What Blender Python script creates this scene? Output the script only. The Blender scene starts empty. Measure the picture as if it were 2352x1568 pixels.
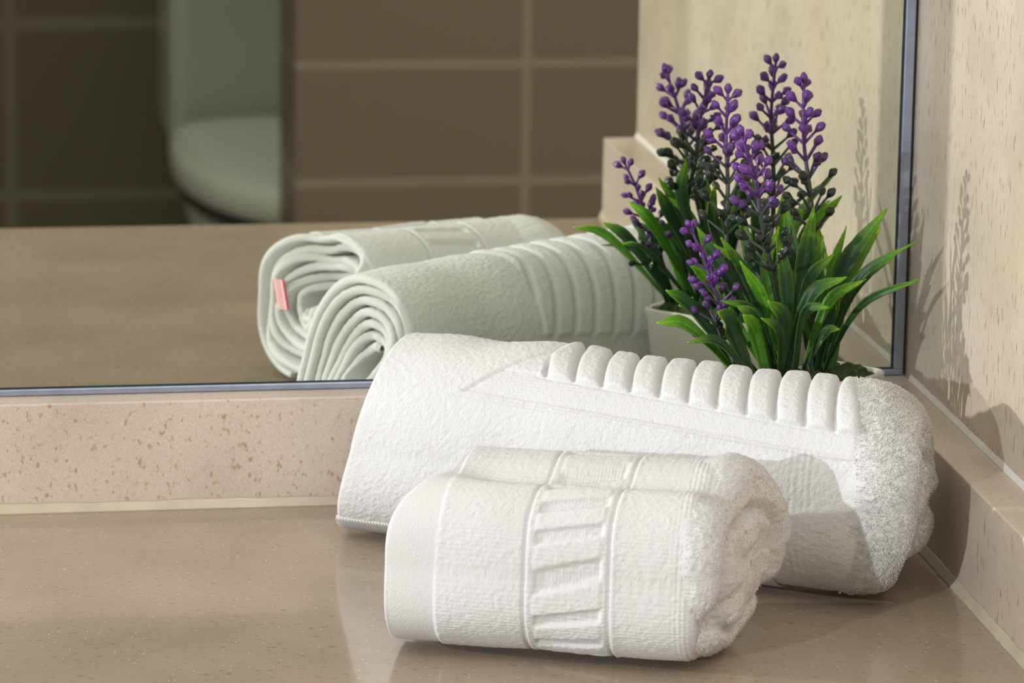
import bpy, math, random
import numpy as np
from mathutils import Vector, Matrix

C = bpy.context.scene
random.seed(7)
rng = np.random.default_rng(11)
PI = math.pi

# ------------------------------------------------------------------ camera, world, sun, exposure
cam_d = bpy.data.cameras.new('camera')
cam = bpy.data.objects.new('camera', cam_d)
C.collection.objects.link(cam)
C.camera = cam
yaw, pit, rol = -0.16223, -0.22629, 0.01467
F = Vector((-math.sin(yaw)*math.cos(pit), math.cos(yaw)*math.cos(pit), math.sin(pit)))
R = F.cross(Vector((0, 0, 1))).normalized()
U = R.cross(F)
R2 = R*math.cos(rol)+U*math.sin(rol)
U2 = U*math.cos(rol)-R*math.sin(rol)
cam.matrix_world = Matrix(((R2.x, U2.x, -F.x, -0.45298), (R2.y, U2.y, -F.y, -1.6902),
                           (R2.z, U2.z, -F.z, 0.46101), (0, 0, 0, 1)))
cam_d.sensor_width = 36
cam_d.lens = 9294.83*36/2352
cam_d.clip_start = 0.05
cam_d.dof.use_dof = True
cam_d.dof.focus_distance = 1.60
cam_d.dof.aperture_fstop = 22

w = bpy.data.worlds.new('world')
C.world = w
w.use_nodes = True
wb = w.node_tree.nodes['Background']
wb.inputs[0].default_value = (1.0, 0.96, 0.89, 1)
wb.inputs[1].default_value = 0.90


def sun(name, az, el, energy, angle, col):
    d = bpy.data.lights.new(name, 'SUN')
    d.energy = energy
    d.angle = math.radians(angle)
    d.cycles.use_multiple_importance_sampling = False
    d.color = col
    o = bpy.data.objects.new(name, d)
    C.collection.objects.link(o)
    v = Vector((math.cos(math.radians(el))*math.cos(math.radians(az)),
                math.cos(math.radians(el))*math.sin(math.radians(az)), -math.sin(math.radians(el))))
    o.rotation_euler = v.to_track_quat('-Z', 'Y').to_euler()
    o.location = (-2.5, -2.5, 1.2)
    return o


sun('sun_through_window', 43, 12, 1.42, 0.7, (0.90, 0.96, 1.0))
sun('mirror_bounce_sun', -5.5, 11, 1.9, 0.9, (1.0, 0.99, 0.97))  # added lamp standing in for sunlight bounced off the mirror

ad = bpy.data.lights.new('shade_fill_area', 'AREA')  # added fill without a known source, lifts the shaded towel sides
ad.shape = 'RECTANGLE'
ad.size, ad.size_y = 1.3, 0.6
ad.energy = 20.0
ad.color = (1.0, 0.93, 0.84)
al = bpy.data.objects.new('shade_fill_area', ad)
C.collection.objects.link(al)
al.location = (0.50, -2.0, 1.75)
al.rotation_euler = (Vector((-0.15, -0.15, 0.0))-al.location).to_track_quat('-Z', 'Y').to_euler()

C.view_settings.view_transform = 'Standard'
C.view_settings.look = 'None'
C.view_settings.exposure = 0.0
C.view_settings.gamma = 1.0
C.view_settings.use_curve_mapping = False
C.cycles.max_bounces = 10
C.cycles.caustics_reflective = True
C.cycles.sample_clamp_indirect = 6.0
C.cycles.caustics_refractive = False


# ------------------------------------------------------------------ helpers
def obj(name, verts, faces, mat=None, parent=None, smooth=False, loc=None):
    me = bpy.data.meshes.new(name)
    v = np.asarray(verts, dtype=np.float32).reshape(-1, 3)
    if isinstance(faces, np.ndarray):
        n, k = faces.shape
        me.vertices.add(len(v))
        me.vertices.foreach_set('co', v.ravel())
        me.loops.add(n*k)
        me.loops.foreach_set('vertex_index', faces.astype(np.int32).ravel())
        me.polygons.add(n)
        me.polygons.foreach_set('loop_start', np.arange(0, n*k, k, dtype=np.int32))
        me.update(calc_edges=True)
    else:
        me.from_pydata([tuple(map(float, q)) for q in v], [], [tuple(int(i) for i in f) for f in faces])
        me.update()
    if smooth:
        me.polygons.foreach_set('use_smooth', np.ones(len(me.polygons), dtype=bool))
    if mat:
        me.materials.append(mat)
    o = bpy.data.objects.new(name, me)
    C.collection.objects.link(o)
    if parent:
        o.parent = parent
    if loc is not None:
        o.location = loc
    return o


def tag(o, label=None, cat=None, group=None, kind=None):
    if label: o['label'] = label
    if cat: o['category'] = cat
    if group: o['group'] = group
    if kind: o['kind'] = kind
    return o


def empty(name, loc=(0, 0, 0), rz=0):
    o = bpy.data.objects.new(name, None)
    o.empty_display_size = 0.02
    C.collection.objects.link(o)
    o.location = loc
    o.rotation_euler = (0, 0, rz)
    return o


def box(name, a, b, mat, parent=None, bev=0.0, loc=None, rz=0):
    x0, y0, z0 = a
    x1, y1, z1 = b
    v = [(x0, y0, z0), (x1, y0, z0), (x1, y1, z0), (x0, y1, z0), (x0, y0, z1), (x1, y0, z1), (x1, y1, z1), (x0, y1, z1)]
    f = [(0, 3, 2, 1), (4, 5, 6, 7), (0, 1, 5, 4), (1, 2, 6, 5), (2, 3, 7, 6), (3, 0, 4, 7)]
    o = obj(name, v, f, mat, parent, loc=loc)
    o.rotation_euler[2] = rz
    if bev:
        m = o.modifiers.new('bevel', 'BEVEL')
        m.width = bev
        m.segments = 4
        m.limit_method = 'ANGLE'
        for p in o.data.polygons: p.use_smooth = True
        m.harden_normals = True
    return o


def grid_faces(nu, nv, closed_v=False):
    i = np.arange(nu-1)[:, None]
    j = np.arange(nv if closed_v else nv-1)[None, :]
    j2 = (j+1) % nv
    a = i*nv+j
    b = i*nv+j2
    c = (i+1)*nv+j2
    d = (i+1)*nv+j
    return np.stack([a, b, c, d], -1).reshape(-1, 4)


_perm = rng.random((256, 256))


def vnoise(x, y):
    xi = np.floor(x).astype(int)
    yi = np.floor(y).astype(int)
    fx = x-xi
    fy = y-yi
    fx = fx*fx*(3-2*fx)
    fy = fy*fy*(3-2*fy)
    g = lambda a, b: _perm[a % 256, b % 256]
    return (g(xi, yi)*(1-fx)+g(xi+1, yi)*fx)*(1-fy)+(g(xi, yi+1)*(1-fx)+g(xi+1, yi+1)*fx)*fy-0.5


def sstep(a, b, x):
    t = np.clip((x-a)/(b-a), 0, 1)
    return t*t*(3-2*t)


def band(a, b, x, s):
    return sstep(a-s, a+s, x)*(1-sstep(b-s, b+s, x))


# ------------------------------------------------------------------ materials
class MT:
    def __init__(s, name):
        s.m = bpy.data.materials.new(name)
        s.m.use_nodes = True
        s.nt = s.m.node_tree
        s.b = s.nt.nodes['Principled BSDF']

    def n(s, typ, **kw):
        nd = s.nt.nodes.new(typ)
        for k, v in kw.items():
            if k in nd.inputs:
                nd.inputs[k].default_value = v
            else:
                setattr(nd, k, v)
        return nd

    def l(s, a, b):
        s.nt.links.new(a, b)

    def set(s, **kw):
        for k, v in kw.items():
            s.b.inputs[k.replace('_', ' ')].default_value = v

    def coords(s, scale=(1, 1, 1), rot=(0, 0, 0)):
        tc = s.n('ShaderNodeTexCoord')
        mp = s.n('ShaderNodeMapping')
        mp.inputs['Scale'].default_value = scale
        mp.inputs['Rotation'].default_value = rot
        s.l(tc.outputs['Object'], mp.inputs['Vector'])
        return mp.outputs['Vector']

    def ramp(s, fac, stops, interp='LINEAR'):
        r = s.n('ShaderNodeValToRGB')
        r.color_ramp.interpolation = interp
        e = r.color_ramp.elements
        while len(e) < len(stops): e.new(0.5)
        for el, (p, c) in zip(e, stops):
            el.position = p
            el.color = (c[0], c[1], c[2], 1) if not isinstance(c, (int, float)) else (c, c, c, 1)
        s.l(fac, r.inputs['Fac'])
        return r.outputs['Color']

    def mix(s, fac, a, b, mode='MIX'):
        m = s.n('ShaderNodeMix', data_type='RGBA', blend_type=mode)
        for i, v in ((0, fac), (6, a), (7, b)):
            if isinstance(v, (tuple, list)):
                m.inputs[i].default_value = (v[0], v[1], v[2], 1)
            elif isinstance(v, (int, float)):
                m.inputs[i].default_value = v
            else:
                s.l(v, m.inputs[i])
        return m.outputs[2]


def stone(name, base, dark, fleck_scale, stretch, gloss, spots=True, stain=False, coat=0.0, thr=.62, blob_thr=.035, white=False):
    t = MT(name)
    v = t.coords(stretch)
    v0 = t.coords((1, 1, 1))
    n1 = t.n('ShaderNodeTexNoise', Scale=fleck_scale, Detail=3.0, Roughness=0.6)
    t.l(v, n1.inputs['Vector'])
    f1 = t.ramp(n1.outputs['Fac'], [(thr-.07, 0.0), (thr+.02, 1.0)])
    n2 = t.n('ShaderNodeTexNoise', Scale=fleck_scale*2.6, Detail=4.0, Roughness=0.7)
    t.l(v0, n2.inputs['Vector'])
    light = tuple(min(1, c*1.10) for c in base)
    mid = tuple(c*0.88 for c in base)
    col = t.ramp(n2.outputs['Fac'], [(0.35, mid), (0.65, light)])
    n3 = t.n('ShaderNodeTexNoise', Scale=18.0, Detail=3.0)
    t.l(v0, n3.inputs['Vector'])
    big = t.ramp(n3.outputs['Fac'], [(0.3, (0.88, 0.87, 0.85)), (0.7, (1.07, 1.07, 1.07))])
    col = t.mix(1.0, col, big, 'MULTIPLY')
    col = t.mix(f1, col, dark)
    if spots:
        vo = t.n('ShaderNodeTexVoronoi', Scale=fleck_scale*0.17, Randomness=1.0)
        nd = t.n('ShaderNodeTexNoise', Scale=fleck_scale*0.8, Detail=2.0)
        t.l(v0, nd.inputs['Vector'])
        dv = t.mix(0.012, v0, nd.outputs['Color'], 'ADD')
        t.l(dv, vo.inputs['Vector'])
        # only some cells carry a fossil-like blob, of varying size
        sep = t.n('ShaderNodeSeparateColor')
        t.l(vo.outputs['Color'], sep.inputs[0])
        sub = t.n('ShaderNodeMath', operation='MULTIPLY')
        t.l(sep.outputs[0], sub.inputs[0])
        t.l(sep.outputs[1], sub.inputs[1])
        ml = t.n('ShaderNodeMath', operation='MULTIPLY')
        ml.inputs[1].default_value = 0.42
        t.l(sub.outputs[0], ml.inputs[0])
        cmp_ = t.n('ShaderNodeMath', operation='LESS_THAN')
        t.l(vo.outputs['Distance'], cmp_.inputs[0])
        ad = t.n('ShaderNodeMath', operation='SUBTRACT')
        ad.inputs[1].default_value = blob_thr
        t.l(ml.outputs[0], ad.inputs[0])
        t.l(ad.outputs[0], cmp_.inputs[1])
        bc = t.ramp(sep.outputs[2], [(0.1, (dark[0]*1.25, dark[1]*1.25, dark[2]*1.25)), (0.8, (0.36, 0.24, 0.12)), (0.95, (0.1, 0.07, 0.05))])
        m2 = t.n('ShaderNodeMath', operation='MULTIPLY')
        m2.inputs[1].default_value = 0.75
        t.l(cmp_.outputs[0], m2.inputs[0])
        col = t.mix(m2.outputs[0], col, bc)
    if stain:
        n4 = t.n('ShaderNodeTexNoise', Scale=7.0, Detail=5.0, Distortion=1.2)
        t.l(t.coords((1, 1, 0.6)), n4.inputs['Vector'])
        sf = t.ramp(n4.outputs['Fac'], [(0.55, 0.0), (0.75, 0.40)])
        col = t.mix(sf, col, (base[0]*0.95, base[1]*0.78, base[2]*0.52))
    if white:
        vo2 = t.n('ShaderNodeTexVoronoi', Scale=230.0)
        t.l(v0, vo2.inputs['Vector'])
        wf = t.ramp(vo2.outputs['Distance'], [(0.07, 0.8), (0.10, 0.0)])
        col = t.mix(wf, col, (0.75, 0.72, 0.66))
    t.l(col, t.b.inputs['Base Color'])
    t.set(Roughness=gloss, Specular_IOR_Level=0.5)
    if coat:
        t.set(Coat_Weight=coat, Coat_Roughness=0.05)
    return t.m


M = {}
M['wall_stone'] = stone('polished_cream_travertine', (0.55, 0.475, 0.385), (0.36, 0.27, 0.18), 430, (1, 1, 0.25), 0.28, spots=False, stain=True, thr=.64)
M['splash'] = stone('beige_terrazzo_upstand', (0.64, 0.535, 0.455), (0.43, 0.30, 0.20), 520, (1, 1, 0.6), 0.3, spots=True, thr=.66, blob_thr=.25)
M['splash_side'] = stone('beige_stone_side_upstand', (0.58, 0.49, 0.405), (0.36, 0.25, 0.17), 430, (1, 1, 0.3), 0.3, spots=False, thr=.68)
M['counter'] = stone('glossy_beige_quartz_worktop', (0.37, 0.297, 0.222), (0.235, 0.175, 0.12), 480, (0.45, 1, 1), 0.16, spots=False, thr=.67, coat=0.3, white=True)


def simple(name, col, rough=0.5, metal=0.0, **kw):
    t = MT(name)
    t.set(Base_Color=(*col, 1), Roughness=rough, Metallic=metal, **kw)
    return t


def tiny_noise(t, col, amt=0.12, scale=40.0):
    n = t.n('ShaderNodeTexNoise', Scale=scale, Detail=3.0)
    t.l(t.coords(), n.inputs['Vector'])
    lo = tuple(c*(1-amt) for c in col)
    hi = tuple(min(1, c*(1+amt)) for c in col)
    t.l(t.ramp(n.outputs['Fac'], [(0.3, lo), (0.7, hi)]), t.b.inputs['Base Color'])


def terry(name, scale, strength, dist=0.0006, aniso=(1, 1, 1), col=(0.82, 0.822, 0.828), trl=0.28):
    t = MT(name)
    t.set(Roughness=0.95, Specular_IOR_Level=0.12, Sheen_Weight=0.15, Sheen_Roughness=0.5)
    v = t.coords(aniso)
    vo = t.n('ShaderNodeTexVoronoi', Scale=scale, Randomness=1.0)
    t.l(v, vo.inputs['Vector'])
    no = t.n('ShaderNodeTexNoise', Scale=scale*1.7, Detail=3.0)
    t.l(v, no.inputs['Vector'])
    mx = t.mix(0.5, vo.outputs['Distance'], no.outputs['Fac'])
    bp = t.n('ShaderNodeBump', Strength=strength, Distance=dist)
    t.l(mx, bp.inputs['Height'])
    t.l(bp.outputs['Normal'], t.b.inputs['Normal'])
    n2 = t.n('ShaderNodeTexNoise', Scale=25.0, Detail=2.0)
    t.l(v, n2.inputs['Vector'])
    cc = t.ramp(n2.outputs['Fac'], [(0.3, tuple(c*.97 for c in col)), (0.7, col)])
    t.l(cc, t.b.inputs['Base Color'])
    tr = t.n('ShaderNodeBsdfTranslucent')
    t.l(cc, tr.inputs['Color'])
    ms = t.n('ShaderNodeMixShader')
    ms.inputs[0].default_value = trl
    t.l(t.b.outputs[0], ms.inputs[1])
    t.l(tr.outputs[0], ms.inputs[2])
    t.l(ms.outputs[0], t.nt.nodes['Material Output'].inputs['Surface'])
    return t.m


M['terry'] = terry('white_terry', 900, 0.55)
M['loops'] = terry('white_cotton_loops', 900, 0.0, trl=0.6, col=(0.93, 0.92, 0.90))
M['fine_terry'] = terry('white_fine_terry', 1100, 0.4, 0.0005)
M['woven'] = terry('white_flat_weave', 1400, 0.2, 0.0003, (1, 1, 0.25))
t = MT('mirror_silvering')
t.set(Metallic=1.0, Roughness=0.0)
tiny_noise(t, (0.89, 0.93, 0.85), 0.01, 6)
M['mirror'] = t.m
t = MT('brushed_aluminium')
t.set(Metallic=0.6, Roughness=0.32)
tiny_noise(t, (0.38, 0.43, 0.57), 0.1, 90)
M['alu'] = t.m
t = MT('dark_glass_edge')
t.set(Roughness=0.15)
tiny_noise(t, (0.02, 0.035, 0.05), 0.2, 50)
M['edge'] = t.m
t = MT('yellowed_clear_silicone')
t.set(Roughness=0.3, Transmission_Weight=0.0, Specular_IOR_Level=0.5)
tiny_noise(t, (0.55, 0.48, 0.36), 0.08, 60)
M['silicone'] = t.m
t = MT('white_joint_grout')
t.set(Roughness=0.4)
tiny_noise(t, (0.75, 0.72, 0.68), 0.05, 60)
M['white_joint'] = t.m
t = MT('white_glazed_ceramic')
t.set(Roughness=0.12, Coat_Weight=0.5, Coat_Roughness=0.03)
tiny_noise(t, (0.66, 0.63, 0.58), 0.03, 12)
M['pot'] = t.m
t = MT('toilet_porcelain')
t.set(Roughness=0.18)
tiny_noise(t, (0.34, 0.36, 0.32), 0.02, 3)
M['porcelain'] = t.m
t = MT('black_gap_shade')
t.set(Roughness=0.6)
tiny_noise(t, (0.02, 0.018, 0.015), 0.2, 30)  # black colour stands in for the shaded gap below the toilet lid
M['gap_shade'] = t.m
t = MT('dark_blue_fabric')
t.set(Roughness=0.9)
tiny_noise(t, (0.008, 0.014, 0.028), 0.3, 60)
M['navy'] = t.m
t = MT('white_painted_plaster')
t.set(Roughness=0.8)
tiny_noise(t, (0.5, 0.47, 0.42), 0.05, 5)
M['plaster'] = t.m


def tiles(name, col, grout, tw, th, ox, oz, axis='x', bw=.035):
    t = MT(name)
    t.set(Roughness=0.35)
    tc = t.n('ShaderNodeTexCoord')
    sp = t.n('ShaderNodeSeparateXYZ')
    t.l(tc.outputs['Object'], sp.inputs[0])
    cb = t.n('ShaderNodeCombineXYZ')
    ax = t.n('ShaderNodeMath', operation='SUBTRACT')
    ax.inputs[1].default_value = ox
    t.l(sp.outputs[0 if axis == 'x' else 1], ax.inputs[0])
    az = t.n('ShaderNodeMath', operation='SUBTRACT')
    az.inputs[1].default_value = oz
    t.l(sp.outputs[2], az.inputs[0])
    t.l(ax.outputs[0], cb.inputs[0])
    t.l(az.outputs[0], cb.inputs[1])
    br = t.n('ShaderNodeTexBrick', offset=0.0, squash=1.0)
    br.inputs['Scale'].default_value = 1.0
    br.inputs['Brick Width'].default_value = tw
    br.inputs['Row Height'].default_value = th
    br.inputs['Mortar Size'].default_value = bw*th
    br.inputs['Mortar Smooth'].default_value = 0.1
    br.inputs['Color1'].default_value = (*col, 1)
    br.inputs['Color2'].default_value = (*[c*1.03 for c in col], 1)
    br.inputs['Mortar'].default_value = (*grout, 1)
    t.l(cb.outputs[0], br.inputs['Vector'])
    t.l(br.outputs['Color'], t.b.inputs['Base Color'])
    return t.m


# ------------------------------------------------------------------ the setting
H = 0.0477      # height of the stone upstand
LB = 0.0159     # depth of the back upstand
WR = 0.0198     # depth of the side upstand
TH = -0.0101    # the side wall is not quite square to the mirror


tag(box('wall_back', (-0.64, 0.0065, -0.85), (0.12, 0.1, 1.6), M['plaster']), kind='structure')
wr = box('wall_right', (0, -0.6, -0.0), (0.11, 0.006, 1.5), M['wall_stone'], rz=TH)
tag(wr, kind='structure')
tag(box('floor', (-3, -6.5, -0.9), (3.2, 0.1, -0.85), tiles('dark_floor_tiles', (0.16, 0.12, 0.085), (0.25, 0.22, 0.18), .3, .3, 0, 0)), kind='structure')

ct = box('countertop', (-1.5, -0.6, -0.03), (0.1, 0.0062, 0.0), M['counter'], bev=0.0015)
tag(ct, 'glossy beige stone worktop under the rolled white towels', 'countertop')
bs = box('backsplash', (-1.5, -LB, 0.0), (-0.0, 0.006, H), M['splash'], bev=0.0008)
tag(bs, 'low speckled beige stone upstand running along below the mirror', 'backsplash')
sb = box('side_backsplash', (-WR, -0.6, 0.0), (0.0, -LB, H), M['splash_side'], bev=0.0008, rz=TH)
tag(sb, 'low beige stone upstand along the right wall, with wide flat ledge', 'backsplash')


def bead(name, p0, p1, r, mat, up=(0, 0, 1), side=(0, -1, 0), seed=0):
    """a quarter-round bead in the corner between two planes"""
    p0 = np.array(p0); p1 = np.array(p1)
    n = 160
    up = np.array(up); side = np.array(side)
    V = []
    for i in range(n):
        s = i/(n-1)
        p = p0+(p1-p0)*s
        k = r*(1+0.05*math.sin(i*0.7+seed)+0.04*math.sin(i*2.3))
        for j in range(5):
            a = PI/2*j/4
            V.append(p+up*k*2.4*math.sin(a)**2*1.0+side*k*math.cos(a)**2)
        V.append(p+up*0.0-side*0.0002)
    o = obj(name, V, grid_faces(n, 6, True), mat, smooth=True)
    return o


tag(bead('trim_1', (-1.49, -LB, 0.0), (-WR, -LB, 0.0), 0.0018, M['silicone']), kind='structure')
c_, s_ = math.cos(TH), math.sin(TH)
q0 = (-WR*c_+LB*s_, -WR*s_-LB*c_, 0)
q1 = (-WR*c_+0.6*s_, -WR*s_-0.6*c_, 0)
tag(bead('trim_2', q0, q1, 0.0020, M['silicone'], side=(-1, 0, 0), seed=2), kind='structure')
q0 = (0.01*s_, -0.01, H)
q1 = (0.6*s_, -0.6*c_, H)
tag(bead('trim_3', q0, q1, 0.0012, M['white_joint'], side=(-1, 0, 0), seed=4), kind='structure')

mr = empty('wall_mirror', (-0.7, 0, H))
tag(mr, 'large wall mirror with thin aluminium edging above the stone upstand', 'mirror')
MX0, MX1, MZ = -0.62, -0.00676, H+0.00365
mt = box('glass', (MX0+0.7, 0.0, MZ-H), (MX1+0.7, 0.005, 1.4), M['mirror'], mr)
ed = obj('glass_edge', [], [], M['edge'], mr)
bpy.data.objects.remove(ed)
eg = box('glass_edge', (MX0+0.7, -0.0002, MZ-H-0.0006), (MX1+0.7+0.0009, 0.0055, MZ-H-0.00001), M['edge'], mr)
eg2 = box('glass_edge', (MX1+0.7+0.00001, -0.0002, MZ-H), (MX1+0.7+0.0009, 0.0055, 1.4), M['edge'], mr)
fr1 = box('bottom_frame', (MX0+0.7, -0.0018, 0.0002), (-0.0014+0.7, 0.0056, MZ-H-0.0007), M['alu'], mr, bev=0.0006)
fr2 = box('side_frame', (MX1+0.7+0.001, -0.0018, MZ-H-0.0007), (-0.0014+0.7, 0.0056, 1.4), M['alu'], mr, bev=0.0006)

# bathroom seen in the mirror
PT = (0.145, 0.108, 0.070)
GR = (0.23, 0.19, 0.14)
PY = -2.60
tag(box('wall_partition', (0.009, PY-0.165, -0.85), (2.2, PY, 1.5),
        tiles('brown_partition_tiles', PT, GR, 0.258, 0.129, 0.003, -0.2302)), kind='structure')
tag(box('wall_rear', (-1.0, -3.95, -0.85), (2.2, -3.82, 1.5),
        tiles('brown_rear_tiles', (0.11, 0.088, 0.058), (0.17, 0.145, 0.11), 0.46, 0.2385, -0.252, -0.3645)), kind='structure')


tag(box('wall_sun_blocker', (-1.75, -6.4, -0.85), (-1.6, -2.1, 1.6), M['plaster']), kind='structure')  # unseen wall added to keep the sun off the rear tiles

# ------------------------------------------------------------------ toilet
def loft(name, rings, mat, parent=None, cap=True):
    n = len(rings[0])
    V = [p for r in rings for p in r]
    Fc = [tuple(f) for f in grid_faces(len(rings), n, True)]
    if cap:
        Fc.append(tuple(range(n))[::-1])
        Fc.append(tuple((len(rings)-1)*n+i for i in range(n)))
    return obj(name, V, Fc, mat, parent, smooth=True)


def seat_ring(z, k, kf=1.0, n=64):
    """toilet outline, round front towards +y, squarer back"""
    out = []
    for i in range(n):
        a = 2*PI*i/n
        c, s = math.cos(a), math.sin(a)
        if s > 0:
            x, y = 0.18*c, 0.33*kf*s
        else:
            x = 0.18*math.copysign(abs(c)**0.55, c)
            y = -0.235*abs(s)**0.55
        out.append((x*k, y*k, z))
    return out


toi = empty('toilet', (0.100, -3.15, -0.85))
tag(toi, 'white toilet with closed lid and tall cistern, reflected at upper left', 'toilet')
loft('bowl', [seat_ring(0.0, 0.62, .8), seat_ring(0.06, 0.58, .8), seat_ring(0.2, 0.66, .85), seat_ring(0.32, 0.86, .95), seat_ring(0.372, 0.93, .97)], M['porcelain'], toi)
loft('seat', [seat_ring(0.373, 0.94), seat_ring(0.376, 0.965), seat_ring(0.388, 0.965), seat_ring(0.39, 0.95)], M['gap_shade'], toi)  # seat ring coloured black as the shade of the gap under the lid
t = MT('toilet_lid_lit_porcelain')
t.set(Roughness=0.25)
tiny_noise(t, (0.50, 0.53, 0.46), 0.02, 3)  # porcelain colour raised to paint in light on the upward-facing lid
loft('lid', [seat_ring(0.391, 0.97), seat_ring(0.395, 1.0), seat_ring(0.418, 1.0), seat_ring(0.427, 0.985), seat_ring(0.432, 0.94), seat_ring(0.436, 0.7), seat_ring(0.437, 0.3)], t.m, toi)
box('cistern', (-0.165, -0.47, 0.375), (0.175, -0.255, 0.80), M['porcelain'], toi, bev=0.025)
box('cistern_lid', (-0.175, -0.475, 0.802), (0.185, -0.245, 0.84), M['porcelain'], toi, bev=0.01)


# ------------------------------------------------------------------ towels
def tufts(P, N, dens_len, width, count_p, jitter=0.5):
    """short bent terry loops on points P with normals N -> (verts, quad faces)"""
    n = len(P)
    rnd = rng.normal(size=(n, 3))
    tang = rnd-(rnd*N).sum(1, keepdims=True)*N
    tang /= np.linalg.norm(tang, axis=1, keepdims=True)+1e-9
    side = np.cross(N, tang)
    L = dens_len*(0.6+0.8*rng.random((n, 1)))
    W = width*(0.7+0.6*rng.random((n, 1)))
    lean = tang*(0.3+0.6*rng.random((n, 1)))
    b = P-N*0.0003
    m = P+N*L*0.6+lean*L*0.45
    e = P+N*L*0.72+lean*L*1.0
    up_ = N*W*.5
    V = np.stack([b-side*W*.5, b-tang*W*.5, b+side*W*.5, b+tang*W*.5,
                  m-side*W*.5, m+up_*.9, m+side*W*.5, m-up_*.9,
                  e-side*W*.3, e+up_*.6, e+side*W*.3, e-up_*.6], 1)
    base = (np.arange(n)*12)[:, None, None]
    q = []
    for r_ in (0, 4):
        for k_ in range(4):
            k2 = (k_+1) % 4
            q.append([r_+4+k_, r_+4+k2, r_+k2, r_+k_])
    q.append([11, 10, 9, 8])
    Fq = (base+np.array(q)[None]).reshape(-1, 4)
    return V.reshape(-1, 3), Fq


def surf_normals(P):
    du = np.gradient(P, axis=0)
    dv = np.gradient(P, axis=1)
    n = np.cross(du, dv)
    n /= np.linalg.norm(n, axis=2, keepdims=True)+1e-12
    return n


def two_mats(o, n0, mat):
    o.data.materials.append(mat)
    n = len(o.data.polygons)
    mi = np.zeros(n, dtype=np.int32)
    mi[n0:] = 1
    o.data.polygons.foreach_set('material_index', mi)
    return o


def merge(parts):
    V = []
    Fc = []
    o = 0
    for v, f in parts:
        v = np.asarray(v).reshape(-1, 3)
        V.append(v)
        Fc.append(np.asarray(f)+o)
        o += len(v)
    return np.concatenate(V), np.concatenate(Fc)


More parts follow.
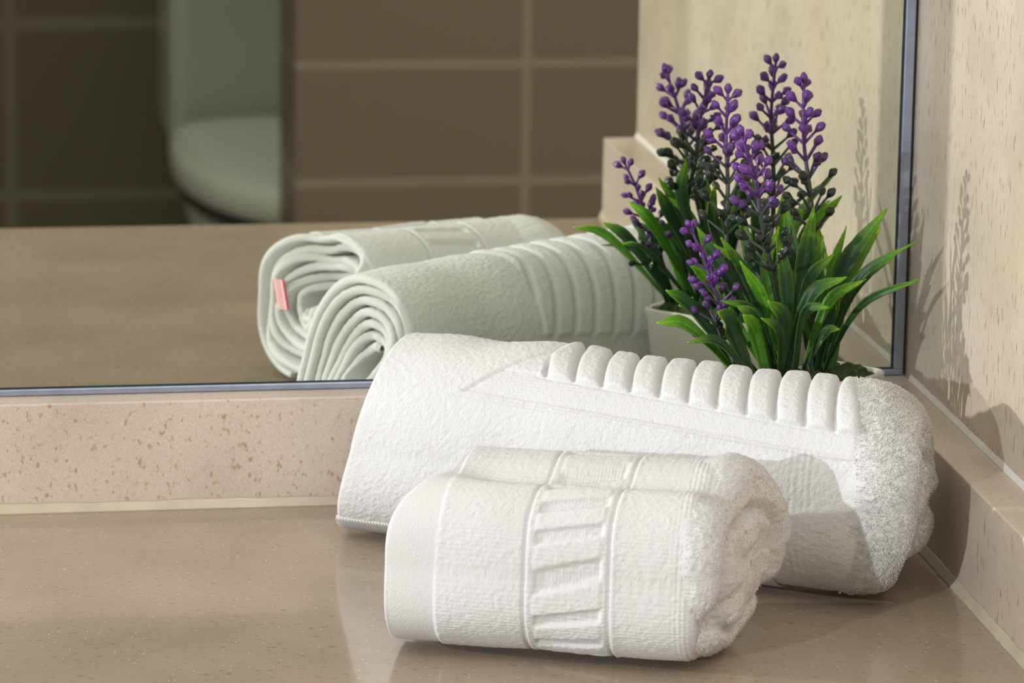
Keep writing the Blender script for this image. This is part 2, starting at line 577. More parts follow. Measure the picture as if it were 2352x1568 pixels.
class Roll:
    def __init__(s, ang, L, rn, rz, pitch, tE, left_e, seed, sq=2.3, bend=None):
        s.a = np.array([math.cos(ang), math.sin(ang), 0.0])
        s.nn = np.array([-math.sin(ang), math.cos(ang), 0.0])
        s.L, s.rn, s.rz, s.pitch, s.tE, s.left_e, s.seed, s.sq = L, rn, rz, pitch, tE, left_e, seed, sq
        s.bend = bend
        s.valley = None
        s.right_e = 0.0
        s.right_a = 20.0

    def pt(s, u, tdeg, k, off=0.0):
        """u metres along the axis, tdeg winding angle (0 back, 90 top, 180 front), k radius factor, off outward metres"""
        t = np.radians(tdeg)
        c, sn = np.cos(t), np.sin(t)
        e = 2.0/s.sq
        cx = np.sign(c)*np.abs(c)**e
        sx = np.sign(sn)*np.abs(sn)**e
        low = 1+0.10*(sn < 0)*np.abs(sn)*np.abs(c)*2
        dn = (s.rn*k+off)*cx*low
        dz = (s.rz*k+off)*sx
        z = s.rz+dz
        if s.valley:
            n0, wv_, dp = s.valley
            z = z-dp*k*sstep(0.0, 0.04, u)*np.exp(-((dn-n0*k)/wv_)**2)*np.clip(sx, 0, 1)**0.5
        if s.bend is not None:
            b = s.bend(u)
            z = z+b[1]*(z/s.rz*0.5)
            dn = dn+b[0]
        z = 0.0008+np.where(z > 0.003, z, 0.003*np.exp((np.minimum(z, 0.003)-0.003)/0.003))-0.0
        P = u[..., None]*s.a+dn[..., None]*s.nn
        P[..., 2] = z
        return P

    def right(s, t):
        return s.right_e*np.clip(np.cos(np.radians(t-s.right_a)), 0, 1)

    def k(s, w):
        return 1-(s.pitch/s.rz)*w/360.0

    def outer(s, res, disp, tuft=None, wext=400):
        """outermost turn, full length; returns verts/faces"""
        per = 2*PI*(s.rn+s.rz)/2*wext/360
        nt = int(per/res)
        ns = int(s.L/res)
        w = np.linspace(0, wext, nt)
        th = s.pitch*0.82
        # profile across: right inner lip, cap, outer skin, left cap, left inner lip
        uu = [s.L-0.004, s.L-0.001, s.L]
        oo = [-th, -th*0.8, -th*0.45]
        us = np.linspace(0, 1, ns)
        u_list = list(uu)+[None]*0
        prof_u = np.concatenate([[0.0]*0, us])
        W_ = w[:, None]
        tdeg = s.tE-W_
        e = s.left_e(tdeg)
        u0 = e
        u1 = s.L+s.right(tdeg)+0*e
        Ug = u0+(u1-u0)*us[None, :]
        Tg = np.broadcast_to(tdeg, Ug.shape)
        dist_r = u1-Ug
        dist_l = Ug-u0
        rc = th*0.5
        capd = -rc*(1-np.sqrt(np.clip(1-(1-np.clip(dist_l/rc, 0, 1))**2, 0, 1)))
        rr = 0.006
        capr = -rr*0.8*(1-np.sqrt(np.clip(1-(1-np.clip(dist_r/rr, 0, 1))**2, 0, 1)))
        edge = -th*(1-np.clip(W_/2.0, 0, 1))**2*0.95
        arc = W_/360*2*PI*(s.rn+s.rz)/2
        d = disp(Ug, Tg, np.broadcast_to(arc, Ug.shape))
        fade = np.clip(dist_r/0.003, 0.1, 1)*np.clip(dist_l/0.0015, 0.2, 1)
        P = s.pt(Ug, Tg, s.k(W_)+0*Ug, capd+capr+edge+d*fade)
        # left end lip: extra columns
        ks = s.k(w)
        cols = []
        for du, o in ((0.0, -th*0.85), (0.0015, -th), (0.02, -th), (0.04, -th)):
            cols.append(s.pt(u0[:, 0]+du, tdeg[:, 0], ks, np.full_like(w, o)))
        lip = np.stack(cols[::-1], 1)
        Pfull = np.concatenate([lip, P], 1)
        V = Pfull.reshape(-1, 3)
        Fc = grid_faces(Pfull.shape[0], Pfull.shape[1])
        parts = [(V, Fc)]
        if tuft:
            N = surf_normals(P)
            ctr = P.mean(axis=(0, 1))
            # make them point outward
            cen = Ug[..., None]*s.a
            cen[..., 2] = s.rz
            sg = np.sign(((P-cen)*N).sum(-1, keepdims=True))
            N = N*sg
            n = int(per*s.L/(tuft['sp']**2))
            i = rng.integers(0, P.shape[0], n)
            j = rng.integers(0, P.shape[1], n)
            keep = tuft['mask'](Ug[i, j], Tg[i, j])
            i, j = i[keep], j[keep]
            tv, tf = tufts(P[i, j], N[i, j], tuft['len'], tuft['wid'], n)
            parts.append((tv, tf))
        return merge(parts)

    def inner(s, w0, w1, depth, wob, res=0.0012, th_f=0.8, out=None):
        """inner turns, visible at the left end only"""
        th = s.pitch*th_f
        nt = int(2*PI*s.rz*(w1-w0)/360/res)
        w = np.linspace(w0, w1, nt)
        tdeg = s.tE-w
        ks = s.k(w)
        e = s.left_e(tdeg)+wob(w)
        cols = []
        for du, o in ((depth, 0), (0.010, 0), (0.004, 0), (0.0018, 0), (0.0008, -.06*th), (0.0002, -0.22*th), (0, -0.5*th), (0.0002, -.78*th), (0.0008, -.94*th), (0.0018, -th), (0.004, -th), (0.012, -th), (depth, -th)):
            nz = 0.0005*vnoise(w*0.25+du*3000, np.full_like(w, 3.0+o*900))
            cols.append(s.pt(e+du, tdeg, ks+out(w)/s.rz if out else ks, o+nz))
        P = np.stack(cols, 1)
        return P.reshape(-1, 3), grid_faces(P.shape[0], P.shape[1])

    def dome(s, u0, Hh, p, fold, mod, res=0.0009, tuft=None, kr=1.0, shift=(0, 0)):
        """bulging folded right end; fold(q,t)->outward metres, mod(t)->radius factor"""
        nt = int(2*PI*s.rz/res)
        nq = int((s.rz+Hh)/res*1.2)
        t = np.linspace(0, 360, nt, endpoint=False)
        q = np.linspace(0.0, 1.0, nq)
        th = q[:, None]*PI/2
        T = np.broadcast_to(t[None, :], (nq, nt))
        rad = np.sin(th)**(2/p)
        ax = np.cos(th)**(2/p)
        k = (1-s.pitch*0.35/s.rz)*rad*mod(T)*kr
        f = fold(rad+0*T, T)
        te = np.full_like(T, 1.0)
        tz = 0.0009*vnoise(T/360*2*PI*s.rz/0.0016, (q[:, None]*(s.rz+Hh)/0.0016)+0*T)
        uu = u0+s.right(T)*rad+Hh*ax*te+f*(0.35+0.65*ax)
        P = s.pt(uu, T, k, (f*(1-ax)*0.6+tz)*np.minimum(1, rad*3))
        # skirt hidden in the wrap
        sk = s.pt(u0-0.02+s.right(t), t, np.full(nt, (1-s.pitch/s.rz)*0.96))[None]
        Pf = np.concatenate([P, sk], 0)
        parts = [(Pf.reshape(-1, 3), grid_faces(Pf.shape[0], nt, True))]
        if tuft:
            N = surf_normals(np.concatenate([P, P[:, :1]], 1))[:, :-1]
            cen = (uu*0.0+u0-0.01)[..., None]*s.a
            cen[..., 2] = s.rz
            sg = np.sign(((P-cen)*N).sum(-1, keepdims=True))
            N = N*sg
            area = rad[:, 0]
            n = int((2*PI*s.rz*s.rz/2+2*PI*s.rz*Hh)/(tuft['sp']**2))
            pr = (area+0.02)/np.sum(area+0.02)
            i = rng.choice(nq, n, p=pr)
            j = rng.integers(0, nt, n)
            ok = i > 1
            i, j = i[ok], j[ok]
            parts.append(tufts(P[i, j], N[i, j], tuft['len'], tuft['wid'], n))
        return merge(parts)+(len(parts[0][1]),)


def terrynoise(U_, A_, amp=1.0, c=0.0013):
    return amp*(0.00030*vnoise(U_/c, A_/c)+0.00022*vnoise(U_/(c*0.6)+31, A_/(c*0.6)+7)+0.0018*vnoise(U_/0.022+5, A_/0.030+9))


# ---- large bath towel
big = empty('bath_towel', (-0.25, -0.045, 0))
tag(big, 'large rolled white bath towel with ribbed border, beside the flower pot', 'towel', 'rolled white towels')
rb = Roll(math.radians(-33), 0.222, 0.0425, 0.043, 0.0052, 262,
          lambda t: 0.011*(1+np.sin(np.radians(t)))+0.006*np.clip(-np.cos(np.radians(t)), 0, 1), 1, sq=2.25)


rb.right_e = 0.018
rb.right_a = 175.0


def disp_big(u, t, arc):
    d = terrynoise(u, arc, 1.0)+0.00035*vnoise(u/0.0014+90, arc/0.0014+40)*(1-sstep(70, 100, np.mod(t+90, 360)-90))
    tt = np.mod(t+90, 360)-90
    x = np.clip((u-0.06)/0.16, 0, 1)
    t_seam = 90+50+13*x
    t_f = 90+26+21*x
    t_b = -8+26*(1-x)
    ustart = 0.064+0.030*np.clip((t_seam-tt)/50, 0, 1)
    inb = (tt < 200)
    # flat band between the ribs and the seam
    flat = band(t_f, t_seam, tt, 1.0)*sstep(ustart-0.001, ustart+0.001, u)*inb
    d = d*(1-0.45*flat)-0.0007*flat+flat*0.00012*np.sin(arc*2*PI/0.0019)*0.6
    seam = np.exp(-((tt-t_seam)/1.3)**2)*sstep(0.055, 0.065, u)*inb
    d = d+0.0006*seam-0.0007*np.exp(-((tt-t_seam-2.6)/1.0)**2)*sstep(0.055, 0.065, u)*inb
    st = np.exp(-((tt-t_f+1.2-3)/0.9)**2)*sstep(0.09, 0.095, u)*inb
    d = d-0.0006*st
    # ribs
    pitch = 0.0124
    ph = (u-0.093-0.00020*(tt-105))/pitch
    f = ph-np.floor(ph)
    pad = np.clip(1-np.abs((f-0.5)/0.45)**5, 0, 1)**0.6
    lim = band(t_b, t_f, tt, 1.8)*sstep(0.0925, 0.094, u)
    rnd = 1-np.clip((tt-(t_f-7))/7, 0, 1)*np.abs((f-0.5)*2)**2
    d = d*(1-0.6*lim)+lim*(0.0015*pad*rnd-0.0019*(1-pad))+lim*terrynoise(u, arc, 0.5)
    # border end before the ribs
    eb = np.exp(-((u-ustart)/0.0011)**2)*band(40, t_seam, tt, 2)
    d = d-0.0009*eb
    # soft diagonal crease running over the top left
    d = d+0.0022*np.exp(-((u-0.045-0.0006*(150-tt))/0.018)**2)*np.exp(-((tt-85)/30)**2)
    # fine vertical columns close to the right hem
    col = band(0.207, 0.219, u, 0.003)*(tt > t_seam)
    d = d+col*0.00012*np.sin(u*2*PI/0.0028)
    return d


tb = dict(sp=0.0019, len=0.0008, wid=0.0004,
          mask=lambda u, t: ~((np.mod(t, 360) > 112+21*np.clip((u-.06)/.16, 0, 1)) & (np.mod(t, 360) < 142+13*np.clip((u-.06)/.16, 0, 1)) & (u > 0.075)))
V, Fc = rb.outer(0.00060, disp_big, None)
obj('outer_wrap', V, Fc, M['terry'], big, smooth=True)
V, Fc = rb.inner(330, 330+360*5.6, 0.05, lambda w: 0.004*vnoise(w/70., w*0+2)+0.0005*(w/360)**1.2, out=lambda w: 0.0016*vnoise(w/60., w*0+8))
obj('rolled_layers', V, Fc, M['fine_terry'], big, smooth=True)


def fold_big(q, t):
    d = -0.010*np.exp(-(((q-0.66-0.10*np.sin(np.radians(t-200)))/0.08)**2))*sstep(60, 110, t)*(1-sstep(300, 330, t))
    d -= 0.005*np.exp(-(((q-0.30)/0.07)**2))
    d -= 0.011*np.exp(-(((t-335)/11)**2))*sstep(0.2, 0.8, q)
    d += 0.006*vnoise(t/34., q*4)
    d += 0.004*np.exp(-(((q-0.8)/0.12)**2))*np.exp(-(((t-150)/40)**2))
    return d


V, Fc, n0 = rb.dome(0.218, 0.032, 3.0, fold_big, lambda t: 1-0.15*np.exp(-(((t-332)/12)**2))-0.03*np.exp(-(((t-45)/22)**2)), tuft=dict(sp=0.00085, len=0.0010, wid=0.00036))
two_mats(obj('folded_end', V, Fc, M['terry'], big, smooth=True), n0, M['loops'])


# hem strip at the free end, low at the front left
def hem_strip(rl, u0, u1, t0, t1, off, name, parent, mat, ribs=0.0014, amp=0.0003):
    nu = int((u1-u0)/0.0003)
    nt = 40
    u = np.linspace(u0, u1, nu)[None, :]
    t = np.linspace(t0, t1, nt)[:, None]
    k = rl.k(rl.tE-t)
    Ug = u+0*t
    Tg = t+0*u
    e = rl.left_e(Tg)
    Ug = np.maximum(Ug, e+0.0002)
    d = off+amp*np.sin(Ug*2*PI/ribs)+0.0001*vnoise(Ug/.001, Tg*2)
    ed = np.clip(np.minimum(t-t0, t1-t)/1.2, 0, 1)
    P = rl.pt(Ug, Tg, k+0*Ug, d*ed-0.0004*(1-ed))
    return obj(name, P.reshape(-1, 3), grid_faces(nt, nu), mat, parent, smooth=True)


hem_strip(rb, 0.0, 0.20, 226, 261, 0.0009, 'hem_band', big, M['woven'])


# ---- hand towels
def make_hand(name, loc, ang, L, H_, label, seed, tagged, rn=0.0315, rz=0.0330, bend=None, mods=None, lefts=1.0):
    e = empty(name, loc)
    tag(e, label, 'towel', 'rolled white towels')
    r = Roll(ang, L, rn, rz, 0.0050, 268, lambda t: 0.020*np.clip(np.sin(np.radians(t)), 0, 1)**3+0.014*np.exp(-((np.mod(t, 360)-45)/28)**2), seed, sq=2.55, bend=bend)
    r.valley = (-0.014, 0.009, 0.006)
    r.right_e = 0.008
    hb = lambda tt: 0.0195+0.004*np.clip((180-tt)/90, 0, 1)+0.004*np.clip((60-tt)/60, 0, 1)

    def disp(u, t, arc):
        tt = np.mod(t, 360)
        d = terrynoise(u+seed, arc, 0.8, 0.0011)
        smooth = 1-sstep(hb(tt)-0.0004, hb(tt)+0.0004, u)
        d = d*(1-0.92*smooth)-0.0008*smooth
        d += 0.0005*smooth*np.cos((tt-150)/360*2*PI*3)
        # horizontal rows of loops
        d += (1-smooth)*0.00009*np.sin(arc*2*PI/0.0017+1.2*vnoise(u/.004, arc/.004))
        p0 = 0.0535+0.004*np.clip((150-tt)/60, 0, 1)
        p1 = 0.0855+0.003*np.clip((150-tt)/60, 0, 1)
        for b0 in (p0, p1):
            d -= 0.0009*np.exp(-((u-b0)/0.0006)**2)
            d += 0.0002*np.exp(-((u-b0-0.0016)/0.0009)**2)
        inp = band(p0+0.004, p1-0.003, u, 0.0008)
        ph = (arc-0.20*(u-p0))/0.0145+0.25
        f = ph-np.floor(ph)
        bar = sstep(0.08, 0.22, f)*(1-sstep(0.46, 0.60, f))
        d -= inp*0.0012*bar
        d += inp*(1-bar)*0.0003
        d += inp*bar*0.0002*np.sin(u*2*PI/0.0013)
        d += (1-smooth)*0.0002*np.sin(u*2*PI/0.0018)*sstep(L-0.012, L-0.004, u)
        return d

    tf = dict(sp=0.0014, len=0.0008, wid=0.00036, mask=lambda u, t: (u > hb(np.mod(t, 360))+0.0005) & ~((u > 0.0535) & (u < 0.088)))
    V, Fc = r.outer(0.00055, disp, None)
    obj('outer_wrap', V, Fc, M['fine_terry'], e, smooth=True)
    V, Fc = r.inner(330, 330+360*5.2, 0.03, lambda w: 0.007*vnoise(w/55., w*0+seed)+0.0012*(w/360), out=lambda w: 0.003*vnoise(w/50., w*0+4+seed))
    obj('rolled_layers', V, Fc, M['fine_terry'], e, smooth=True)
    fold, mod = mods
    V, Fc, n0 = r.dome(L-0.005, H_, 2.8, fold, mod, tuft=dict(sp=0.0010, len=0.0006, wid=0.00030))
    two_mats(obj('folded_end', V, Fc, M['terry'], e, smooth=True), n0, M['loops'])
    return e, r


def fold_f(q, t):
    d = -0.006*np.exp(-(((q-0.62-0.10*np.sin(np.radians(t-120)))/0.07)**2))
    d += -0.007*np.exp(-(((t-205)/14)**2))*sstep(0.2, 0.7, q)
    d += -0.006*np.exp(-(((t-318)/12)**2))*sstep(0.3, 0.8, q)
    d += 0.004*vnoise(t/40.+3, q*4)
    d += 0.010*np.clip(np.cos(np.radians(t-5)), 0, 1)*sstep(0.15, 0.8, q)
    return d


def mod_f(t):
    return 1-0.10*np.exp(-(((t-318)/13)**2))-0.04*np.exp(-(((t-90)/40)**2))


def fold_m(q, t):
    d = -0.006*np.exp(-(((q-0.55-0.12*np.sin(np.radians(t-60)))/0.07)**2))
    d += -0.009*np.exp(-(((t-345)/13)**2))*sstep(0.2, 0.8, q)
    d += -0.006*np.exp(-(((t-180)/16)**2))*sstep(0.2, 0.8, q)
    d += 0.004*vnoise(t/38.+9, q*4)
    return d


def mod_m(t):
    return 1-0.13*np.exp(-(((t-318)/13)**2))


ft, rf = make_hand('hand_towel', (-0.2495, -0.2045, 0), math.radians(-20), 0.1185, 0.0185,
                   'small rolled white hand towel in front, red tag on its reflected end', 1.0, True, mods=(fold_f, mod_f), rn=0.0430, rz=0.0375)

# red printed care tag in the left end of the front towel
t = MT('red_printed_label')
t.set(Roughness=0.7)
v = t.coords((1, 1, 1))
br = t.n('ShaderNodeTexBrick', offset=0.5)
br.inputs['Scale'].default_value = 1.0
br.inputs['Brick Width'].default_value = 0.0016
br.inputs['Row Height'].default_value = 0.0014
br.inputs['Mortar Size'].default_value = 0.00022
br.inputs['Color1'].default_value = (0.60, 0.01, 0.03, 1)
br.inputs['Color2'].default_value = (0.62, 0.05, 0.07, 1)
br.inputs['Mortar'].default_value = (0.82, 0.74, 0.74, 1)
sp = t.n('ShaderNodeSeparateXYZ'); t.l(v, sp.inputs[0])
cb = t.n('ShaderNodeCombineXYZ'); t.l(sp.outputs[2], cb.inputs[0]); t.l(sp.outputs[1], cb.inputs[1])
t.l(cb.outputs[0], br.inputs['Vector'])
ab = t.n('ShaderNodeMath', operation='ABSOLUTE'); t.l(sp.outputs[1], ab.inputs[0])
lt = t.n('ShaderNodeMath', operation='LESS_THAN'); lt.inputs[1].default_value = 0.0026; t.l(ab.outputs[0], lt.inputs[0])
colr = t.mix(lt.outputs[0], (0.82, 0.76, 0.76), br.outputs['Color'])
gt = t.n('ShaderNodeMath', operation='GREATER_THAN'); gt.inputs[1].default_value = 0.0037; t.l(ab.outputs[0], gt.inputs[0])
colr = t.mix(gt.outputs[0], colr, (0.62, 0.02, 0.05))
t.l(colr, t.b.inputs['Base Color'])
ctg = box('care_tag', (-0.0003, -0.0046, -0.0075), (0.0003, 0.0046, 0.0075), t.m, ft)
pt_ = rf.pt(np.array([0.0]), np.array([178.0]), np.array([0.55]))[0]
ctg.location = tuple(pt_+np.array([0.0035, 0.004, 0.001]))
ctg.rotation_euler = (math.radians(8), math.radians(-6), math.radians(-28))

# ------------------------------------------------------------------ artificial lavender in a small white planter
PC = np.array([-0.062, -0.066])
PA = math.radians(43)
PL, PW, PH = 0.084, 0.033, 0.062
pu = np.array([math.cos(PA), math.sin(PA)])
pl = empty('potted_lavender', (PC[0], PC[1], 0))
tag(pl, 'artificial purple lavender with green leaves in a small white planter', 'potted plant')


def rrect(l, w_, r, z, n=8):
    out = []
    for sx, sy, a0 in ((1, 1, 0), (-1, 1, 90), (-1, -1, 180), (1, -1, 270)):
        for i in range(n+1):
            a = math.radians(a0+90*i/n)
            x = sx*(l/2-r)+r*math.cos(a)
            y = sy*(w_/2-r)+r*math.sin(a)
            out.append((x*pu[0]-y*pu[1], x*pu[1]+y*pu[0], z))
    return out


rg = []
for (z, k, ins) in ((0.0006, 0.80, 0), (0.002, 0.82, 0), (0.03, 0.90, 0), (PH-0.006, 0.975, 0), (PH-0.003, 0.995, 0), (PH-0.0008, 1.0, 0), (PH, 0.992, .0),
                    (PH+0.0001, 0.98, 0.001), (PH-0.0006, 0.965, 0.0022), (PH-0.004, 0.955, 0.003), (PH-0.02, 0.94, 0.003)):
    rg.append(rrect(PL*k-ins*1.2, PW*k-ins*1.2, max(0.0015, 0.006*k-ins*0.6), z))
loft('planter', rg, M['pot'], pl)

t = MT('dark_green_moss')
t.set(Roughness=0.9)
tiny_noise(t, (0.03, 0.06, 0.015), 0.5, 400)
M['moss'] = t.m
nx, ny = 90, 36
xs = np.linspace(-1, 1, nx)[:, None]
ys = np.linspace(-1, 1, ny)[None, :]
zz = PH-0.004+0.006*np.sqrt(np.clip(1-np.abs(xs)**6, 0, 1))*np.sqrt(np.clip(1-np.abs(ys)**4, 0, 1))+0.004*vnoise(xs*14+50, ys*6+50)+0.002*vnoise(xs*30+50, ys*12+50)
X = xs*(PL*0.465)+0*ys
Y = ys*(PW*0.42)+0*xs
P = np.stack([X*pu[0]-Y*pu[1], X*pu[1]+Y*pu[0], zz], -1)
obj('moss', P.reshape(-1, 3), grid_faces(nx, ny), M['moss'], pl, smooth=True)


def attr_mat(name, rough, spec=0.5, trans=False):
    t = MT(name)
    at = t.n('ShaderNodeAttribute', attribute_name='tint')
    n = t.n('ShaderNodeTexNoise', Scale=700.0, Detail=2.0)
    t.l(t.coords(), n.inputs['Vector'])
    v = t.ramp(n.outputs['Fac'], [(0.3, 0.82), (0.7, 1.12)])
    c = t.mix(1.0, at.outputs['Color'], v, 'MULTIPLY')
    t.l(c, t.b.inputs['Base Color'])
    t.set(Roughness=rough, Specular_IOR_Level=spec)
    if trans:
        tr = t.n('ShaderNodeBsdfTranslucent')
        t.l(c, tr.inputs['Color'])
        ms = t.n('ShaderNodeMixShader')
        ms.inputs[0].default_value = 0.30
        t.l(t.b.outputs[0], ms.inputs[1])
        t.l(tr.outputs[0], ms.inputs[2])
        t.l(ms.outputs[0], t.nt.nodes['Material Output'].inputs['Surface'])
    return t.m


M['leaf'] = attr_mat('green_plastic_leaf', 0.42, 0.4, True)
M['stem'] = attr_mat('plastic_stem', 0.4)
M['bud'] = attr_mat('plastic_bud', 0.3)


def set_tint(me, cols):
    a = me.color_attributes.new('tint', 'FLOAT_COLOR', 'POINT')
    c = np.ones((len(me.vertices), 4), dtype=np.float32)
    c[:, :3] = cols
    a.data.foreach_set('color', c.ravel())


def bez(pts, n):
    """smooth curve through the control points (Catmull-Rom)"""
    p = [np.array(q, float) for q in pts]
    p = [2*p[0]-p[1]]+p+[2*p[-1]-p[-2]]
    out = []
    m = len(p)-3
    for i in range(n):
        s = i/(n-1)*m
        k = min(int(s), m-1)
        f = s-k
        a, b, c, d = p[k:k+4]
        out.append(0.5*((2*b)+(-a+c)*f+(2*a-5*b+4*c-d)*f*f+(-a+3*b-3*c+d)*f**3))
    return np.array(out)


CAMP = np.array([-0.453, -1.69, 0.461])
off0 = np.array([PC[0], PC[1], 0])


def root_for(p):
    d = np.array(p[:2])-PC
    k = np.clip(d@pu, -PL*0.38, PL*0.38)
    r = PC+pu*k+np.array([random.uniform(-.003, .003), random.uniform(-.003, .003)])
    return np.array([r[0], r[1], PH-0.003])


def leaf(pts, wid, kind):
    pts = [root_for(pts[0])]+[np.array(q) for q in pts[1:]]
    n = 22
    c = bez(pts, n)
    tan = np.gradient(c, axis=0)
    tan /= np.linalg.norm(tan, axis=1, keepdims=True)
    # blade faces up and outward, with its own roll
    up = np.array([random.uniform(-.5, .5), -0.75+random.uniform(-.5, .5), 0.45])
    sd = np.cross(tan, up)
    sd /= np.linalg.norm(sd, axis=1, keepdims=True)
    nr = np.cross(sd, tan)
    V = []
    cols = []
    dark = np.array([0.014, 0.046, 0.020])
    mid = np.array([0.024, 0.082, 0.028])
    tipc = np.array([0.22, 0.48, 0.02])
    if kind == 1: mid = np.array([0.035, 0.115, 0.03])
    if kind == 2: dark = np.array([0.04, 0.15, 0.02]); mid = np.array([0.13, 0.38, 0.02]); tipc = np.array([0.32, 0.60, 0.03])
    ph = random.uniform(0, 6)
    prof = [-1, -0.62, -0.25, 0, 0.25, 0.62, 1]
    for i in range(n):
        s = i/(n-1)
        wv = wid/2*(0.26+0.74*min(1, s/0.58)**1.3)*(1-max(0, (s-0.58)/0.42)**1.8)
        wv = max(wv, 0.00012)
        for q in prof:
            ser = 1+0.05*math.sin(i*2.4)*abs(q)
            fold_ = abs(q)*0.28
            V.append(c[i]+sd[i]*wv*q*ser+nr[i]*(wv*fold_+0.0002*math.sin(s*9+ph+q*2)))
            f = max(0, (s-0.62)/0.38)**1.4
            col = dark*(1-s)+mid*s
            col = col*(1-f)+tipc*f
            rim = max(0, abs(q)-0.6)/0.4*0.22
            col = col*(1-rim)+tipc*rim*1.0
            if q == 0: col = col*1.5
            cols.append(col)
    V = np.array(V)-off0
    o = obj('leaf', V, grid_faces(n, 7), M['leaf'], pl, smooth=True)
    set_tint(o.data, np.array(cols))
    m = o.modifiers.new('thick', 'SOLIDIFY')
    m.thickness = 0.0004
    return o


LEAVES = [
([[-0.0671, -0.07, 0.0745], [-0.0639, -0.066, 0.1064], [-0.0587, -0.062, 0.1363]],0.0081,0),
([[-0.0708, -0.078, 0.0764], [-0.0734, -0.08, 0.1022], [-0.0789, -0.082, 0.1286]],0.0067,0),
([[-0.0702, -0.078, 0.0755], [-0.0649, -0.0815, 0.1004], [-0.0494, -0.085, 0.1111]],0.0067,1),
([[-0.069, -0.074, 0.0764], [-0.0637, -0.072, 0.1039], [-0.0515, -0.07, 0.1177]],0.0056,0),
([[-0.0703, -0.08, 0.0741], [-0.0674, -0.085, 0.0948], [-0.0576, -0.09, 0.0994]],0.0046,0),
([[-0.0712, -0.08, 0.0741], [-0.0757, -0.085, 0.0912], [-0.0836, -0.09, 0.1027]],0.0077,0),
([[-0.0764, -0.078, 0.0766], [-0.0871, -0.0815, 0.0944], [-0.1028, -0.085, 0.102]],0.0042,0),
([[-0.0756, -0.07, 0.0775], [-0.0864, -0.069, 0.1038], [-0.0996, -0.068, 0.1252]],0.0053,0),
([[-0.0725, -0.083, 0.0739], [-0.0783, -0.089, 0.0875], [-0.0873, -0.095, 0.0965]],0.006,0),
([[-0.1004, -0.085, 0.0815], [-0.1161, -0.0925, 0.0919], [-0.1323, -0.1, 0.0967]],0.0063,2),
([[-0.089, -0.088, 0.0797], [-0.1034, -0.094, 0.0855], [-0.1194, -0.1, 0.0882]],0.0046,0),
([[-0.092, -0.085, 0.0791], [-0.099, -0.09, 0.0901], [-0.1058, -0.095, 0.0996]],0.0109,0),
([[-0.083, -0.084, 0.0776], [-0.0881, -0.087, 0.0873], [-0.094, -0.09, 0.097]],0.0088,2),
([[-0.1, -0.07, 0.0818], [-0.1108, -0.071, 0.0944], [-0.1233, -0.072, 0.1042]],0.007,1),
([[-0.0505, -0.06, 0.0718], [-0.0411, -0.0675, 0.1044], [-0.0164, -0.075, 0.1242]],0.0042,1),
([[-0.048, -0.062, 0.0684], [-0.0404, -0.0735, 0.0954], [-0.0185, -0.085, 0.1092]],0.0035,1),
([[-0.0504, -0.052, 0.069], [-0.043, -0.0485, 0.1023], [-0.0228, -0.045, 0.1318]],0.0091,0),
([[-0.0473, -0.045, 0.0682], [-0.038, -0.04, 0.1003], [-0.0228, -0.035, 0.1219]],0.0074,2),
([[-0.0495, -0.06, 0.0698], [-0.04, -0.06, 0.099], [-0.022, -0.06, 0.115]],0.0039,0),
([[-0.0482, -0.045, 0.0711], [-0.0456, -0.04, 0.0986], [-0.0375, -0.035, 0.1225]],0.0056,2),
([[-0.0541, -0.055, 0.0735], [-0.0556, -0.0525, 0.0996], [-0.0516, -0.05, 0.1216]],0.007,0),
([[-0.0519, -0.062, 0.0713], [-0.0522, -0.065, 0.0871], [-0.048, -0.068, 0.099]],0.0067,0),
([[-0.0542, -0.06, 0.07], [-0.057, -0.063, 0.0887], [-0.0624, -0.066, 0.1064]],0.0056,0),
([[-0.0752, -0.06, 0.0752], [-0.0849, -0.0575, 0.105], [-0.0997, -0.055, 0.1198]],0.006,2),
([[-0.0797, -0.055, 0.0741], [-0.0946, -0.05, 0.1074], [-0.1053, -0.045, 0.1253]],0.0063,0),
([[-0.0766, -0.05, 0.0729], [-0.0777, -0.0425, 0.1017], [-0.0844, -0.035, 0.1305]],0.0063,0),
([[-0.0641, -0.045, 0.0715], [-0.0594, -0.0375, 0.1002], [-0.0645, -0.03, 0.1368]],0.007,0),
([[-0.0564, -0.045, 0.0713], [-0.0485, -0.04, 0.1005], [-0.05, -0.035, 0.1224]],0.006,2),
([[-0.0922, -0.06, 0.0775], [-0.1043, -0.0625, 0.0915], [-0.1161, -0.065, 0.096]],0.006,0),
([[-0.0888, -0.062, 0.0759], [-0.1012, -0.064, 0.103], [-0.1131, -0.066, 0.1148]],0.0056,2),
([[-0.0743, -0.073, 0.0753], [-0.0814, -0.0765, 0.0978], [-0.0939, -0.08, 0.1174]],0.006,2),
([[-0.0632, -0.066, 0.0725], [-0.0531, -0.068, 0.0954], [-0.0371, -0.07, 0.1067]],0.0053,2),
([[-0.0556, -0.05, 0.0696], [-0.0595, -0.0475, 0.091], [-0.0576, -0.045, 0.1094]],0.0056,2),
([[-0.0823, -0.05, 0.073], [-0.0745, -0.045, 0.1021], [-0.0683, -0.04, 0.1237]],0.0056,2),
([[-0.0844, -0.042, 0.0731], [-0.0937, -0.036, 0.1158], [-0.095, -0.03, 0.1411]],0.0067,0),
([[-0.0811, -0.082, 0.0776], [-0.0868, -0.085, 0.0915], [-0.097, -0.088, 0.1007]],0.006,1),
([[-0.0623, -0.07, 0.0715], [-0.0563, -0.075, 0.0839], [-0.0502, -0.08, 0.0877]],0.0046,1),
]
for pts, wid, kind in LEAVES:
    leaf(pts, wid, kind)


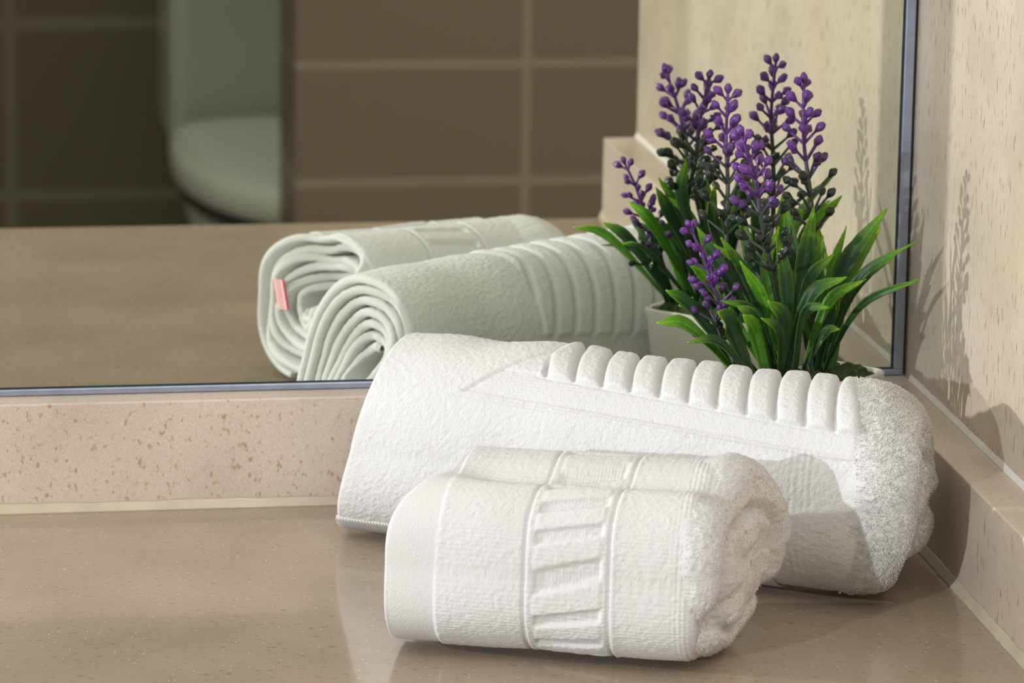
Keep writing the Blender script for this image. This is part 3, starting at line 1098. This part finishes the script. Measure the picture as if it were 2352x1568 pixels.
def tube(c, r, n=6):
    c = np.asarray(c, float)
    tan = np.gradient(c, axis=0)
    tan /= np.linalg.norm(tan, axis=1, keepdims=True)+1e-12
    ref = np.array([0.3, -0.9, 0.2])
    a = np.cross(tan, ref)
    a /= np.linalg.norm(a, axis=1, keepdims=True)
    b = np.cross(tan, a)
    ang = np.arange(n)*2*PI/n
    r = np.broadcast_to(np.asarray(r, float), (len(c),))
    V = c[:, None, :]+r[:, None, None]*(a[:, None, :]*np.cos(ang)[None, :, None]+b[:, None, :]*np.sin(ang)[None, :, None])
    return V.reshape(-1, 3), grid_faces(len(c), n, True)


def bud_mesh(variant, tints):
    n, m = 14, 15
    V = []
    cols = []
    for i in range(n):
        s = i/(n-1)
        r = math.sin(PI*min(1, s*0.90+0.03))**0.8*0.40*(0.55+0.75*s if s < .6 else 1.0)
        for j in range(m):
            a = 2*PI*j/m
            lobes = 5 if variant != 1 else 4
            pet = 1+(0.42*math.sin(lobes*a+variant)*max(0, s-0.3)/0.7)
            zz_ = s+(0.17*math.cos(lobes*a+variant)*max(0, s-0.6))
            V.append((r*pet*math.cos(a), r*pet*math.sin(a), zz_))
            c0, c1 = tints
            f = min(1, max(0, (s-0.1)/0.5))
            cols.append(np.array(c0)*(1-f)+np.array(c1)*f)
    Fc = [tuple(f) for f in grid_faces(n, m, True)]
    Fc.append(tuple(range(m))[::-1])
    Fc.append(tuple((n-1)*m+i for i in range(m)))
    o = obj('bud', V, Fc, M['bud'], smooth=True)
    set_tint(o.data, np.array(cols))
    me = o.data
    bpy.data.objects.remove(o)
    return me


PUR = ((0.045, 0.016, 0.095), (0.135, 0.04, 0.245))
MID = ((0.02, 0.03, 0.03), (0.09, 0.035, 0.15))
DRK = ((0.012, 0.022, 0.014), (0.016, 0.026, 0.018))
BUDS = [[bud_mesh(v, c) for v in range(3)] for c in (PUR, MID, DRK)]

SPIKES = [
('C',[[-0.0863, -0.055, 0.0743], [-0.0892, -0.048, 0.0993], [-0.0915, -0.041, 0.1205], [-0.0898, -0.034, 0.1399], [-0.0896, -0.027, 0.1593], [-0.0878, -0.02, 0.1778]]),
('E',[[-0.0498, -0.05, 0.0675], [-0.0525, -0.0454, 0.0904], [-0.0525, -0.0408, 0.1122], [-0.0541, -0.0362, 0.1359], [-0.0568, -0.0316, 0.1597], [-0.0565, -0.027, 0.1833]]),
('F',[[-0.0701, -0.075, 0.0738], [-0.0761, -0.076, 0.0976], [-0.0806, -0.077, 0.1165], [-0.0846, -0.078, 0.1334], [-0.0881, -0.079, 0.1521], [-0.0944, -0.08, 0.1703]]),
('H',[[-0.0982, -0.075, 0.0764], [-0.1012, -0.0746, 0.0876], [-0.101, -0.0742, 0.0977], [-0.1049, -0.0738, 0.1089], [-0.1088, -0.0734, 0.12], [-0.114, -0.073, 0.1307]]),
]
SPEC = {'C': (0.061, 0.55, 1.0), 'E': (0.064, 0.62, 1.0), 'F': (0.060, 0.55, 1.1), 'H': (0.052, 0.80, 0.85)}
for nm, pts in SPIKES:
    length, purfrac, size = SPEC[nm]
    pts = [root_for(pts[0])]+[np.array(q) for q in pts[1:]]
    c = bez(pts, 60)-off0
    seg = np.linalg.norm(np.diff(c, axis=0), axis=1)
    arc = np.concatenate([[0], np.cumsum(seg)])
    tot = arc[-1]
    at = lambda s: np.array([np.interp(s, arc, c[:, k]) for k in range(3)])
    rad = 0.00115*size*(1-0.45*np.clip((arc-(tot-length))/length, 0, 1))
    parts = [tube(c, rad, 7)]
    budlist = []
    nw = int(length/0.0076)
    ph = random.uniform(0, 6)
    for k in range(nw+1):
        d = 0.003+k*(length-0.003)/nw            # distance below the tip
        f = d/length
        base = at(tot-d)
        tn = at(tot-d+0.001)-at(tot-d-0.001)
        tn /= np.linalg.norm(tn)
        a = np.cross(tn, [0.2, -0.9, 0.1]); a /= np.linalg.norm(a)
        b = np.cross(tn, a)
        nb = 2 if k == 0 else (3 if k < 2 else 4)
        for j in range(nb):
            th = ph+k*1.15+j*2*PI/nb+random.uniform(-.3, .3)
            out = a*math.cos(th)+b*math.sin(th)
            ln = size*(0.0015+0.0068*min(1, f*1.5))*random.uniform(.85, 1.15)
            e1 = base+out*ln*0.48+tn*ln*0.42
            e2 = base+out*ln*0.92+tn*ln*0.82
            parts.append(tube(bez([base, e1, e2], 6), np.linspace(0.00078, 0.00055, 6)*size, 5))
            ci = 0 if f < purfrac*0.85 else (1 if f < purfrac*1.15 else 2)
            nbud = 1 if random.random() < (0.8 if f < 0.4 else 0.55) else 2
            for q in range(nbud):
                dr = (e2-e1)/np.linalg.norm(e2-e1)+np.array([random.uniform(-.45, .45) for _ in range(3)])*(0.35+0.8*q)
                dr /= np.linalg.norm(dr)
                budlist.append((e2-dr*0.0004-(e2-e1)*0.55*q, dr, size*random.uniform(0.0044, 0.0058), ci))
    tipdir = (c[-1]-c[-3]); tipdir /= np.linalg.norm(tipdir)
    budlist.append((c[-1]-tipdir*0.0008, tipdir, 0.0046*size, 0))
    V, Fc = merge(parts)
    sp_o = obj('flower_spike', V, Fc, M['stem'], pl, smooth=True)
    zt = c[-1][2]
    f = np.clip((zt-V[:, 2])/length, 0, 1)[:, None]
    pc = np.array([0.12, 0.035, 0.21]); gc = np.array([0.045, 0.06, 0.045]); dc = np.array([0.02, 0.035, 0.02])
    g1 = np.clip((f-purfrac*0.6)/(purfrac*0.4), 0, 1)
    cols = pc*(1-g1)+gc*g1
    g2 = np.clip((f-0.8)/0.2, 0, 1)
    cols = cols*(1-g2)+dc*g2
    set_tint(sp_o.data, cols)
    for (p, dr, sz, ci) in budlist:
        o = bpy.data.objects.new('bud', BUDS[ci][random.randrange(3)])
        C.collection.objects.link(o)
        o.parent = sp_o
        o.location = p
        o.rotation_euler = Vector(dr).to_track_quat('Z', 'Y').to_euler()
        o.scale = (sz*0.86, sz*0.86, sz*1.12)

bpy.context.view_layer.update()
